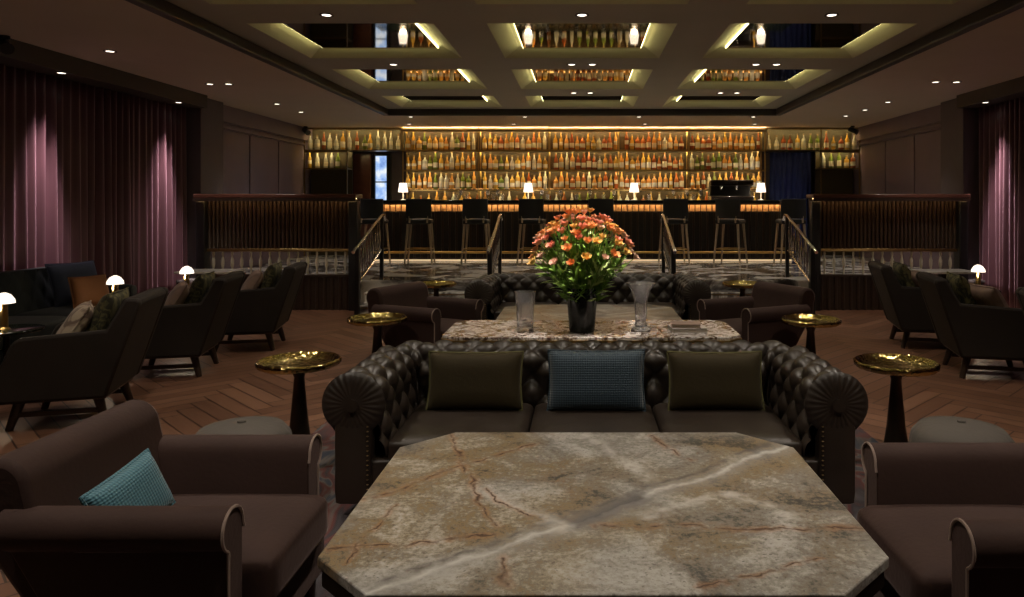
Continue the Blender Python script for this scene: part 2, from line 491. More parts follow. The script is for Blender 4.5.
for (a, b2) in (((-XI-.05, -1.3, HS-.012), (-XI+.05, YB, HC)), ((XI-.05, -1.3, HS-.012), (XI+.05, YB, HC)), ((-XI, YB-.06, HS-.012), (XI, YB+.04, HC)), ((-XI, -1.35, HS-.012), (XI, -1.25, HC))):
    m.box(a, b2)
struct(m, 'trim_ceiling', M['mould'], bev=.012)
inset, rise = .17, .09
rown = ['behind the camera', 'above the near table', 'cut by picture top', 'nearest full row', 'middle row', 'farthest row']
coln = ['left', 'centre', 'right']
for j, (y0, y1) in enumerate(ROWS):
    for i, (x0, x1) in enumerate(COLS):
        t = thing('mirrored_ceiling_coffer', 'recessed mirrored ceiling coffer with glowing edge, %s column, %s' % (coln[i], rown[j]), 'ceiling coffer', ((x0+x1)/2, (y0+y1)/2, HC), group='mirrored ceiling coffers')
        hx, hy = (x1-x0)/2, (y1-y0)/2; ix, iy = hx-inset, hy-inset
        vs = [(-hx, -hy, 0), (hx, -hy, 0), (hx, hy, 0), (-hx, hy, 0), (-ix, -iy, rise), (ix, -iy, rise), (ix, iy, rise), (-ix, iy, rise)]
        MB().add(vs, [(0, 1, 5, 4), (1, 2, 6, 5), (2, 3, 7, 6), (3, 0, 4, 7)]).build('sloped_surround', M['slope'], t)
        g = .055; jx, jy = ix-g, iy-g
        MB().box((-jx, -jy, rise-.03), (jx, jy, rise-.004)).build('mirror', M['mirror'], t)
        MB().box((-ix-.01, -iy-.01, rise), (ix+.01, iy+.01, rise+.01)).build('backing_board', M['slope'], t)
        e = .006
        for a, b2, mm in (((-jx, -jy-e, rise-.027), (jx, -jy, rise-.008), 'ledfar'), ((-jx, jy, rise-.027), (jx, jy+e, rise-.008), 'ledfar'), ((-jx-e, -jy, rise-.027), (-jx, jy, rise-.008), 'led'), ((jx, -jy, rise-.027), (jx+e, jy, rise-.008), 'led')):
            MB().box(a, b2).build('light_strip', M[mm], t)

# downlights
def dl_mesh():
    t = thing('recessed_downlight', '', 'downlight')
    MB().lathe([(.058, 0), (.062, -.006), (.045, -.008), (.040, .004)], n=20).build('trim_ring', M['mould'], t)
    MB().lathe([(.0, -.004), (.038, -.004), (.038, .003)], n=16).build('lens', M['lens'], t)
    return t
DL0 = dl_mesh(); dl_used = [0]
def downlight(x, y, z, label, power=14, angle=85, target=None, color=(1, .89, .76), group='recessed ceiling downlights'):
    if dl_used[0] == 0: t = DL0; t.location = (x, y, z); t['label'] = label; t['group'] = group
    else: t = copy_tree(DL0, (x, y, z), label=label, group=group)
    dl_used[0] += 1
    spot('downlight_beam', (x, y, z-.03), target or (x, y, 0), power*1.25, angle, color, blend=1.0 if z < 2.9 else .6, r=.12 if z < 2.9 else .04)
    return t
for (x, y, l, p) in ((-4.72, 7.2, 'small ceiling downlight above the left lounge chairs', 11), (-4.74, 9.17, 'paired ceiling downlight nearest the left curtain end', 22), (-4.50, 9.17, 'paired ceiling downlight left side, inner of the two', 22),
                     (-4.66, 11.0, 'small ceiling downlight before the left panelled wall', 22), (-4.67, 11.97, 'small ceiling downlight farthest back on the left', 22),
                     (4.58, 12.5, 'small ceiling downlight farthest back on the right', 22), (4.60, 11.7, 'second farthest ceiling downlight on the right side', 22), (4.59, 10.8, 'ceiling downlight before the right panelled wall', 22),
                     (4.43, 9.02, 'paired ceiling downlight right side, inner of the two', 22), (4.69, 9.02, 'paired ceiling downlight nearest the right curtain end', 22)):
    downlight(x, y, HS, l, p, 80)
for y in (.0, 2.4, 4.9):
    for s in (-1, 1): downlight(s*4.0, y, HS, 'ceiling downlight above the %s lounge area outside the picture' % ('left' if s < 0 else 'right'), 13, 90, group='downlights over the near lounge, out of the picture')
for j, y in enumerate((1.82, 4.0, 6.2, 8.4, 10.55)):
    for i, x in enumerate((-2.2, 0, 2.15)):
        if j == 4 and i == 0: continue
        p = {0: 80, 1: 72, 2: 46, 3: 38, 4: 55}[j]
        for dx in ((-.12, .12) if (i != 0 and j > 2) else (0,)):
            downlight(x+dx, y, HC, 'ceiling downlight on the %s cross beam, %s column' % (('hidden nearest', 'second', 'third', 'fourth', 'farthest')[j], coln[i])+(', left of its pair' if dx < 0 else ', right of its pair' if dx > 0 else ''), p*(.5 if dx else 1), 95)
for k, x in enumerate((-3.3, -1.3, 1.2, 3.3)):
    downlight(x, 13.75, HS, 'ceiling downlight in front of the bottle shelves, %s' % ('far left', 'left of centre', 'right of centre', 'far right')[k], 30, 100, (x, 13.9, 0), group='downlights along the bar')
for k, x in enumerate((-3.0, -1.0, 1.0, 3.0)):
    downlight(x, 12.62, HS, 'ceiling downlight over the bar stools, %s' % ('far left', 'left of centre', 'right of centre', 'far right')[k], 22, 90, (x, 12.3, 0), group='downlights over the bar stools')
downlight(.15, 4.10, HC, 'narrow ceiling downlight aimed at the flowers, out of the picture', 230, 24, (0, 4.7, .9))
# curtain washers
for s in (-1, 1):
    for y in (2.9, 5.1, 7.4, 9.55):
        downlight(s*5.35, y, 2.80, 'washer downlight under the bulkhead close to the %s curtain, %s' % ('left' if s < 0 else 'right', {2.9: 'nearest the camera', 5.1: 'second along', 7.4: 'third along', 9.55: 'by the column'}[y]), 360 if y > 6 else 160, 35, (s*5.62, y, .9), (1, .86, .86), 'curtain washer downlights')

# ---------------------------------------------------------------- curtains
def curtain(s, y0, y1, label, seed):
    r = random.Random(seed); ph = [r.uniform(0, 6.28) for _ in range(4)]
    L = y1-y0; n = int(L/.0125); nz = 8
    def f(u, v):
        y = y0+u*L; z = .02+v*2.86
        a = (.05+.022*sin(y*5.1+ph[2]))*sin(2*pi*y/.125+.7*sin(y*2.9+ph[0]))+.022*sin(2*pi*y/.41+ph[1])*(1.3-v)
        return (s*(5.60+a*(.75+.25*(1-v))), y, z)
    t = MB().grid(f, n, nz)
    o = t.build('curtain', M['curtain'], ang=80)
    tag(o, label, 'curtain', 'plum velvet curtains')
    sm = o.modifiers.new('solid', 'SOLIDIFY'); sm.thickness = .006
CU = [(-.6, 2.1, 'nearest the camera'), (2.12, 4.8, 'second from the camera'), (4.82, 7.5, 'third from the camera'), (7.52, 10.14, 'beside the column')]
for s, sn in ((-1, 'left'), (1, 'right')):
    for k, (a, b2, w) in enumerate(CU):
        curtain(s, a, b2, 'floor length plum curtain on the %s wall, %s' % (sn, w), 10*k+s+3)

# ---------------------------------------------------------------- partitions on either side of the steps
def partition(name, x0, x1, lab, postx):
    t = thing(name, lab, 'partition', ((x0+x1)/2, 9.86, 0))
    h = (x1-x0)/2
    MB().box((-h, -.16, 1.53), (h, .16, 1.585)).build('top_ledge', M['redwood'], t, bev=.01)
    MB().box((-h, -.16, 1.485), (h, -.14, 1.53)).build('ledge_lip', M['darkwood'], t)
    p = MB(); p.box((-h, .02, .84), (h, .05, 1.53))
    n = int(2*h/.055)
    for k in range(n):
        x = -h+(k+.5)*2*h/n; p.cone((x, 0.0, .84), (x, 0.0, 1.53), .02, .02, 8)
    p.build('ribbed_panel', M['ribwood'], t)
    MB().box((-h, -.135, 1.517), (h, -.115, 1.528)).build('light_strip', M['partled'], t)
    MB().box((-h, -.035, .80), (h, .06, .84)).build('brass_rail', M['brassdark'], t, bev=.006)
    MB().box((-h, -.035, .455), (h, .06, .49)).build('lower_rail', M['darkwood'], t, bev=.006)
    nb = int(2*h/.125)
    bal = None
    for k in range(nb):
        x = -h+(k+.5)*2*h/nb
        if bal is None:
            bal = MB().lathe([(.012, .49), (.016, .52), (.010, .56), (.022, .62), (.022, .68), (.010, .73), (.016, .77), (.012, .80)], n=10).build('baluster', M['lampwhite'], t); bal.location = (x, 0, 0)
        else:
            q = bal.copy(); COL.objects.link(q); q.parent = t; q.location = (x, 0, 0)
    p = MB(); p.box((-h, .0, .0), (h, .06, .455))
    n = int(2*h/.10)
    for k in range(n):
        x = -h+(k+.5)*2*h/n; p.cone((x, -.01, .0), (x, -.01, .455), .022, .022, 8)
    p.build('slatted_base', M['darkwood'], t)
    for x in postx:
        MB().box((x-.06, -.10, 0), (x+.06, .07, 1.49)).build('post', M['black'], t, bev=.01)
    return t
M['partled'] = emit('dim amber strip', (1, .62, .24), 7)
partition('ribbed_partition', -5.24, -3.05, 'dark ribbed wooden partition with red ledge left of the steps', (1.035, -1.035))
partition('ribbed_partition', 3.12, 5.24, 'dark ribbed wooden partition with red ledge right of the steps', (-1.0, 1.0))

# handrails on the steps
def handrail(x, lab):
    t = thing('handrail', lab, 'handrail', (x, 0, 0), group='handrails on the entry steps')
    yn, yf = 9.22, 10.35
    MB().box((-.03, yn-.03, 0), (.03, yn+.03, .88)).build('near_post', M['black'], t, bev=.005)
    MB().box((-.025, yf-.025, PL), (.025, yf+.025, 1.27)).build('far_post', M['black'], t, bev=.005)
    MB().tube([(0, yn-.16, .84), (0, yn-.08, .88), (0, yn, .90), (0, yf, 1.28), (0, yf+.12, 1.29), (0, yf+.2, 1.22)], .022, 10).build('top_rail', M['chrome'], t)
    MB().tube([(0, yn, .42), (0, yf, .80)], .016, 8).build('lower_rail', M['chrome'], t)
    for k in range(9):
        u = (k+1)/10; y = yn+u*(yf-yn); z = .42+.38*u
        MB().lathe([(.010, 0), (.008, .1), (.017, .17), (.017, .29), (.008, .36), (.010, .46)], (0, y, z), 8).build('spindle', M['chrome'], t)
handrail(-2.88, 'dark handrail with bright spindles at the left edge of the steps')
handrail(-1.18, 'dark handrail with bright spindles left of the flowers')
handrail(1.17, 'dark handrail with bright spindles right of the flowers')
handrail(2.95, 'dark handrail with bright spindles at the right edge of the steps')

# ---------------------------------------------------------------- bar counter
BX = 3.85
t = thing('bar_counter', 'long dark bar counter with glowing ribbed front below the bottles', 'bar counter', (0, 13.2, PL))
MB().box((-BX, -.18, 1.07), (BX, .62, 1.12)).build('countertop', M['blackglass'], t, bev=.008)
p = MB(); p.box((-BX, .07, 0), (BX, .60, 1.07)); p.build('body', M['darkwood'], t)
p = MB(); n = 74
for k in range(n):
    x = -BX+(k+.5)*2*BX/n; p.cone((x, .075, .915), (x, .075, 1.065), .046, .046, 12)
p.build('scalloped_band', simple('gold scalloped leather', (.60, .38, .20), .35), t)
p = MB(); n = 60
for k in range(n):
    x = -BX+(k+.5)*2*BX/n; p.box((x-.045, .045, .06), (x+.045, .075, .90))
p.build('panelled_front', M['black'], t, bev=.006)
MB().box((-BX, -.02, 1.052), (BX, -.005, 1.068)).build('light_strip', M['barled'], t)
MB().box((-BX, -.18, 1.035), (BX, -.165, 1.07)).build('counter_lip', M['darkwood'], t)
p = MB(); p.tube([(-BX, -.12, .17), (BX, -.12, .17)], .022, 10)
for k in range(9): x = -3.7+k*.925; p.cone((x, .06, .17), (x, -.12, .17), .012, .012, 8)
p.build('foot_rail', M['brass'], t)
MB().box((-BX, .02, .005), (BX, .045, .03)).build('toe_light_strip', M['stepled'], t)

# bar stools
def stool():
    t = thing('bar_stool', '', 'bar stool')
    MB().rbox((-.22, -.21, .70), (.22, .21, .78), .03, .015, 6).build('seat', M['darkstool'], t)
    def bk(u, v):
        a = (u-.5)*2; return None
    s = MB(); n = 12
    # curved padded back
    pts = []
    for side in (0, 1):
        for i in range(n+1):
            a = -1+2*i/n; r = .045 if side else 0
            pts.append((a*.22, -.20-r+.06*a*a))
    for z0, z1, w in ((.80, 1.14, 1),):
        poly = [pts[i] for i in range(n+1)]+[pts[n+1+i] for i in range(n, -1, -1)]
        s.prism([(x, y) for x, y in poly], z0, z1)
    s.build('backrest', M['darkstool'], t, bev=.012)
    for sx in (-1, 1): MB().box((sx*.15-.014, -.215, .72), (sx*.15+.014, -.19, .84)).build('back_bracket', M['stoolwood'], t)
    for sx in (-1, 1):
        for sy in (-1, 1):
            MB().cone((sx*.235, sy*.225, 0), (sx*.18, sy*.17, .70), .015, .024, 8).build('leg', M['stoolwood'], t)
    p = MB(); z = .26
    c4 = [(sx*.215, sy*.205, z) for sx, sy in ((-1, -1), (1, -1), (1, 1), (-1, 1))]
    for i in range(4): p.cone(c4[i], c4[(i+1) % 4], .010, .010, 8)
    p.build('footrest', M['brassdark'], t)
    return t
s0 = stool()
SX = [(-3.68, 0, 'leftmost bar stool, behind the left handrail'), (-2.86, .1, 'second bar stool from the left, under the leftmost counter lamp'), (-1.86, 0, 'third bar stool from the left, left of the centre handrail'), (-.87, -.1, 'bar stool just left of the flowers'),
      (.33, 0, 'bar stool directly behind the flowers'), (1.62, .05, 'bar stool right of the flowers, behind the handrail'), (2.62, -.5, 'turned bar stool in front of the dark machine'), (3.68, 0, 'rightmost bar stool beside the right partition')]
for k, (x, a, l) in enumerate(SX):
    lab = 'dark backed wooden '+l
    if k == 0: s0.location = (x, 12.7, PL); s0['label'] = lab; s0['group'] = 'bar stools at the counter'; s0.rotation_euler.z = a
    else: copy_tree(s0, (x, 12.7, PL), a, lab)

# lamps on the bar counter
def bar_lamp():
    t = thing('counter_lamp', '', 'lamp')
    MB().lathe([(.05, 0), (.055, .01), (.02, .02), (.010, .03), (.010, .17), (.006, .18)], n=16).build('base', M['lampwhite'], t)
    MB().lathe([(.092, .15), (.066, .32), (.0, .321)], n=20).build('lamp_shade', M['lampshade'], t)
    return t
l0 = bar_lamp(); TOP = PL+1.12
LX = [(-3.33, 'far left end of the counter'), (-1.0, 'left of the counter centre'), (.97, 'just right of the counter centre'), (3.33, 'right end beside the dark machine')]
for k, (x, w) in enumerate(LX):
    o = l0 if k == 0 else copy_tree(l0)
    o.location = (x, 13.4, TOP); o['label'] = 'glowing white counter lamp, '+w; o['group'] = 'lamps on the bar counter'
    pl = bpy.data.lights.new('lamp_glow', 'POINT'); pl.energy = 3; pl.color = (1, .8, .58); pl.shadow_soft_size = .06
    po = bpy.data.objects.new('lamp_glow', pl); COL.objects.link(po); po.location = (x, 13.4, TOP+.12)
# machine on the bar
t = thing('coffee_machine', 'wide dark metal coffee machine at the right of the counter', 'coffee machine', (2.80, 13.55, TOP))
MB().box((-.40, -.17, .0), (.40, .20, .08)).build('drip_tray', M['chrome'], t, bev=.01)
MB().box((-.38, .02, .08), (.38, .20, .36)).build('body', M['black'], t, bev=.02)
MB().box((-.40, -.17, .27), (.40, .05, .38)).build('head', M['bronze'], t, bev=.03)
MB().box((-.15, -.178, .31), (.10, -.17, .335)).build('badge_strip', M['chrome'], t)
for x in (-.2, .08): MB().cone((x, -.08, .27), (x, -.08, .20), .03, .02, 10).build('spout', M['chrome'], t)
# glasses on the bar
def glass_a():
    return MB().lathe([(.028, 0), (.036, .11), (.033, .11), (.026, .008), (0, .008)], n=12).build('tumbler', M['crystal'])
def glass_b():
    return MB().lathe([(.034, 0), (.004, .006), (.004, .08), (.03, .11), (.036, .15), (.03, .19), (.028, .19), (.034, .15), (.028, .112), (0, .09)], n=12).build('stemmed_glass', M['crystal'])
ga, gb = glass_a(), glass_b(); fa = fb = True
for k, x in enumerate([-2.35, -2.25, -2.16, -1.75, -1.66, -1.57, -1.48, -.75, -.64, -.4, -.1, .15, .4, .6, 1.25, 1.7, 1.85, 1.98, 2.1, 2.22]):
    src = ga if k % 2 == 0 else gb
    first = (k < 2)
    o = src if first else src.copy()
    if not first: COL.objects.link(o)
    o.location = (x, 13.45+RND.uniform(-.08, .12), TOP)
    tag(o, 'clear %s standing on the bar counter between the lamps' % ('tumbler' if k % 2 == 0 else 'stemmed glass'), 'glass', 'tumblers on the bar counter' if k % 2 == 0 else 'stemmed glasses on the bar counter')

# ---------------------------------------------------------------- back bar
t = thing('back_bar_cabinet', 'low dark back bar cabinet below the wall of bottles', 'cabinet', (0, 14.45, PL))
MB().box((-3.6, -.25, 0), (3.65, .35, .90)).build('body', M['darkwood'], t)
MB().box((-3.62, -.28, .90), (3.67, .37, .94)).build('worktop', M['blackglass'], t, bev=.005)
for k in range(6): MB().box((-3.55+k*1.2, -.27, .06), (-3.55+k*1.2+1.14, -.25, .86)).build('door', M['black'], t, bev=.005)

SH = [1.75, 2.14, 2.54]; UP = [-3.58, -2.07, -.66, .74, 2.14, 3.66]
t = thing('bottle_shelving', 'wide brass wall shelving full of amber bottles behind the bar', 'shelving', (0, 14.5, 0))
M['covetop'] = emit('soft gold cove light', (1, .82, .48), 70)
M['frontled'] = emit('pale shelf front light', (1, .80, .38), 50)
def m_back():
    q = NT('gold mirrored back panel'); nz = q.noise(q.obj(), 6, 3)
    q.set(Base_Color=q.mix(nz.outputs[0], (.030, .017, .006), (.085, .05, .016)), Roughness=.45, Metallic=.3)
    return q.m
M['back'] = m_back()
MB().box((-3.6, .22, 1.34), (3.68, .25, HS)).build('back_panel', M['back'], t)
for z in SH:
    MB().box((-3.6, -.10, z-.022), (3.68, .22, z)).build('shelf', M['brassdark'], t)
for z in SH:
    MB().box((-3.58, .15, z+.001), (3.66, .17, z+.008)).build('light_strip', M['shelfled'], t)
    MB().box((-3.58, -.088, z-.030), (3.66, -.080, z-.023)).build('front_light_strip', M['frontled'], t)
    MB().box((-3.6, -.10, z-.036), (3.68, -.090, z-.022)).build('shelf_lip', M['brass'], t)
MB().box((-3.58, -.088, HS-.030), (3.66, -.080, HS-.023)).build('front_light_strip', M['frontled'], t)
MB().box((-3.6, -.10, HS-.05), (3.68, -.090, HS-.02)).build('shelf_lip', M['brass'], t)
MB().box((-3.58, -.135, HS-.075), (3.66, -.12, HS-.07)).build('cove_light_strip', M['covetop'], t)
MB().box((-3.6, -.15, HS-.085), (3.68, -.10, HS-.078)).build('cove_shelf', M['brass'], t)
MB().box((-3.6, -.155, HS-.085), (3.68, -.148, HS-.052)).build('cove_lip', M['brassdark'], t)
for x in UP:
    MB().box((x-.012, -.115, 1.34), (x+.012, -.09, HS)).build('upright', M['brass'], t)
    MB().box((x-.012, .19, 1.34), (x+.012, .22, HS)).build('upright', M['brass'], t)

def side_shelf(x0, x1, xi0, xi1, lab):
    t = thing('corner_shelving', lab, 'shelving', ((x0+x1)/2, 14.5, 0)); h = (x1-x0)/2; cx = (x0+x1)/2
    MB().box((-h, -.10, 2.52), (h, .22, 2.54)).build('shelf', M['brassdark'], t)
    MB().box((xi0-cx, -.10, 2.15), (xi1-cx, .22, 2.17)).build('shelf', M['brassdark'], t)
    MB().box((xi0-cx, -.10, 1.5), (xi1-cx, .22, 1.52)).build('shelf', M['brassdark'], t)
    MB().box((-h, .24, 2.54), (h, .26, HS)).build('back_panel', M['back2'], t)
    MB().box((xi0-cx, .24, PL), (xi1-cx, .26, 2.54)).build('back_panel', M['back2'], t)
    for a, b2, z in ((-h, h, HS), (xi0-cx, xi1-cx, 2.52)):
        MB().box((a, -.088, z-.030), (b2, -.080, z-.023)).build('light_strip', M['frontled'], t)
        MB().box((a, -.10, z-.04), (b2, -.090, z)).build('shelf_lip', M['brassdark'], t)
    MB().box((-h, .16, 2.541), (h, .18, 2.548)).build('light_strip', M['sideled'], t)
    for x in sorted({x0, xi0, xi1, x1}):
        MB().box((x-cx-.012, -.115, PL if x in (xi0, xi1) else 2.52), (x-cx+.012, -.09, HS)).build('upright', M['brassdark'], t)
    return t
M['back2'] = simple('olive bronze back panel', (.07, .055, .025), .4, .2)
M['sideled'] = emit('pale shelf light', (1, .78, .38), 7)
side_shelf(-5.55, -3.62, -5.55, -4.70, 'brass corner shelving with bottles left of the bar, above the dark doorway')
side_shelf(3.70, 5.55, 4.78, 5.55, 'brass corner shelving with bottles right of the bar, above the blue drape')

# bottles: profiles x colours, one object each
PROF = {
 'tall': [(.034, 0), (.036, .01), (.036, .19), (.030, .215), (.013, .245), (.012, .30)],
 'squat': [(.040, 0), (.042, .01), (.042, .15), (.036, .175), (.014, .195), (.013, .24)],
 'wine': [(.036, 0), (.037, .01), (.036, .17), (.026, .21), (.014, .24), (.013, .31)],
 'flask': [(.026, 0), (.036, .03), (.038, .10), (.030, .16), (.014, .20), (.013, .26)],
 'slim': [(.028, 0), (.030, .01), (.028, .21), (.013, .25), (.011, .33)]}
bmesh_cache = {}
def bottle(kind, colr, loc, label, group):
    key = (kind, colr)
    if key not in bmesh_cache:
        p = PROF[kind]; m = MB(); m.lathe(p, n=12, mi=0)
        r, z = p[-1]; m.lathe([(r+.002, z-.012), (r+.003, z+.022), (0, z+.023)], n=10, mi=2)
        R = p[2][0]; z0 = p[1][1]+.03; z1 = p[2][1]*.75
        m.lathe([(R+.0012, z0), (R+.0012, z1)] if kind != 'flask' else [(.0392, .07), (.0392, .12)], n=12, mi=1)
        o = m.build('bottle', [GL[colr], M['paper'], M['cap']], ang=50); bmesh_cache[key] = o.data
    else:
        o = bpy.data.objects.new('bottle', bmesh_cache[key]); COL.objects.link(o)
    o.location = loc; o.rotation_euler.z = RND.uniform(0, 6)
    s = RND.uniform(.94, 1.02); w = RND.uniform(.92, .98); w *= 1.30; o.scale = (s*w, s*w, s*RND.uniform(1.02, 1.2))
    tag(o, label, 'bottle', group)
CN = {'amber': 'amber', 'gold': 'golden', 'clear': 'clear', 'brown': 'dark brown', 'green': 'green', 'red': 'reddish brown'}
KN = {'tall': 'tall square shouldered', 'squat': 'squat', 'wine': 'long necked', 'flask': 'round bellied', 'slim': 'slim'}
rn = ['lowest', 'middle', 'top']
for r, z in enumerate(SH):
    x = -3.50
    while x < 3.58:
        if min(abs(x-u) for u in UP) > .05:
            kd = RND.choice(list(PROF)); cw = RND.random()
            # colours drift along the wall: gold at the left end, amber and brown to the right
            e = (x+3.5)/7
            pal = ['gold', 'gold', 'clear', 'amber', 'green'] if e < .3 else ['amber', 'amber', 'gold', 'brown', 'red', 'clear'] if e < .8 else ['gold', 'amber', 'amber', 'green', 'clear', 'brown']
            if r == 2 and e > .15: pal = pal+['red', 'brown', 'amber']
            cl = RND.choice(pal)
            bottle(kd, cl, (x, 14.5+RND.uniform(-.03, .05), z), '%s %s bottle on the %s shelf behind the bar' % (KN[kd], CN[cl], rn[r]), 'bottles on the %s shelf behind the bar' % rn[r])
        x += RND.uniform(.107, .113)
for (x0, x1, z, w) in ((-5.48, -3.68, 2.54, 'upper shelf of the left corner shelving'), (-5.48, -4.76, 2.17, 'lower shelf of the left corner shelving'), (3.77, 5.48, 2.54, 'upper shelf of the right corner shelving'), (4.85, 5.48, 2.17, 'lower shelf of the right corner shelving')):
    x = x0
    while x < x1:
        kd = RND.choice(list(PROF)); cl = RND.choice(['clear', 'clear', 'gold', 'green', 'clear', 'brown'])
        bottle(kd, cl, (x, 14.5+RND.uniform(-.03, .03), z), '%s %s bottle on the %s' % (KN[kd], CN[cl], w), 'bottles on the '+w)
        x += RND.uniform(.11, .17)

x = -3.4
while x < 3.5:
    kd = RND.choice(['tall', 'wine', 'slim', 'squat']); cl = RND.choice(['amber', 'gold', 'clear', 'clear', 'green', 'brown'])
    bottle(kd, cl, (x, 14.50+RND.uniform(-.03, .03), 1.34), '%s %s bottle on the back bar worktop under the shelves' % (KN[kd], CN[cl]), 'bottles on the back bar worktop')
    x += RND.uniform(.15, .17)
# narrow lit window and blue drape in the back corners
t = MB()
t.box((-4.38, 15.10, .8), (-4.34, 15.2, 2.50)); t.box((-4.10, 15.10, .8), (-4.02, 15.2, 2.50)); t.box((-4.34, 15.10, 2.46), (-4.06, 15.2, 2.50)); t.box((-4.34, 15.10, .8), (-4.06, 15.2, .84))
for z in (1.35, 1.9): t.box((-4.34, 15.12, z), (-4.06, 15.16, z+.025))
w = struct(t, 'window_1', M['black'])
def m_night():
    q = NT('bright evening glass'); z = q.sep(q.obj())[2]
    nz = q.noise(q.obj(), 5, 3)
    cr = q.ramp(nz.outputs[0], [(.3, (.10, .20, .60)), (.5, (.35, .55, .95)), (.65, (.85, .92, 1))])
    q.set(Base_Color=(.05, .05, .08), Roughness=.1); q.link(cr, q.b.inputs['Emission Color']); q.b.inputs['Emission Strength'].default_value = 1.0
    return q.m
pn = MB().box((-4.34, 15.15, .84), (-4.10, 15.16, 2.46)).build('pane', m_night(), w)
struct(MB().box((-4.80, 15.08, PL), (-4.42, 15.2, 2.5)), 'door_1', M['redwood'], bev=.01)
def fbl(u, v):
    x = 3.9+u*.85; return (x, 14.95+.03*sin(x*55), PL+.02+v*2.1)
tag(MB().grid(fbl, 90, 4).build('blue_drape', M['bluedrape'], ang=80), 'dark blue drape hanging in the doorway right of the bar', 'curtain')
spot('drape_light', (4.3, 14.4, 2.4), (4.3, 14.95, 1.4), 1.2, 70, (.4, .5, 1))

# ---------------------------------------------------------------- small spot fittings near the ceiling
for (x, y, l) in ((-5.45, 14.2, 'small black spotlight under the ceiling at the left end of the bottles'), (5.30, 14.1, 'small black spotlight under the ceiling at the right end of the bottles'), (-5.25, 6.55, 'black spotlight fitting at the top left corner by the curtain')):
    t = thing('ceiling_spotlight', l, 'spotlight', (x, y, HS))
    MB().cone((0, 0, 0), (0, 0, -.03), .04, .04, 14).build('mount', M['black'], t)
    MB().cone((0, 0, -.02), (.02, -.02, -.08), .012, .012, 8).build('stem', M['black'], t)
    MB().cone((-.05, .04, -.06), (.07, -.06, -.13), .045, .055, 14).build('head', M['black'], t)

# ---------------------------------------------------------------- rugs
for (y0, y1, l) in ((.6, 4.85, 'red and blue patterned rug under the near sofa and stone table'), (5.2, 8.9, 'red and blue patterned rug under the far sofa and stone table')):
    tag(MB().box((-1.69, y0, 0), (1.79, y1, .012)).build('patterned_rug', M['rug']), l, 'rug')

# ---------------------------------------------------------------- stone tables
def octo(hx, hy, c): return [(-hx+c, -hy), (hx-c, -hy), (hx, -hy+c), (hx, hy-c), (hx-c, hy), (-hx+c, hy), (-hx, hy-c), (-hx, -hy+c)]
t = thing('stone_coffee_table', 'large octagonal veined brown stone coffee table in the foreground', 'coffee table', (.06, 2.5, .012))
MB().prism(octo(.81, .656, .195), .408, .438).build('tabletop', M['stone'], t, bev=.004)
MB().prism(octo(.80, .646, .192), .35, .408).build('apron', M['bronze'], t, bev=.004)
MB().prism(octo(.60, .45, .15), .03, .35).build('pedestal', M['black'], t, bev=.004)
MB().prism(octo(.66, .50, .16), 0, .03).build('plinth', M['bronze'], t, bev=.004)
copy_tree(t, (.06, 6.52, .012), label='octagonal brown stone coffee table between the console and far sofa')

# console table behind the near sofa
t = thing('console_table', 'long marble topped console table behind the near sofa holding the flowers', 'console table', (.06, 4.83, .012))
oc = octo(.95, .335, .09)
MB().prism(oc, .584, .606).build('tabletop', M['marble'], t, bev=.003)
MB().prism([(x*1.008, y*1.02) for x, y in oc], .570, .584).build('brass_edge', M['brass'], t)
for sx in (-1, 1):
    for sy in (-1, 1): MB().cone((sx*.80, sy*.24, 0), (sx*.80, sy*.24, .57), .018, .022, 10).build('leg', M['bronze'], t)
MB().box((-.80, -.25, .12), (.80, .25, .14)).build('lower_shelf', M['bronze'], t, bev=.004)
CT = .618

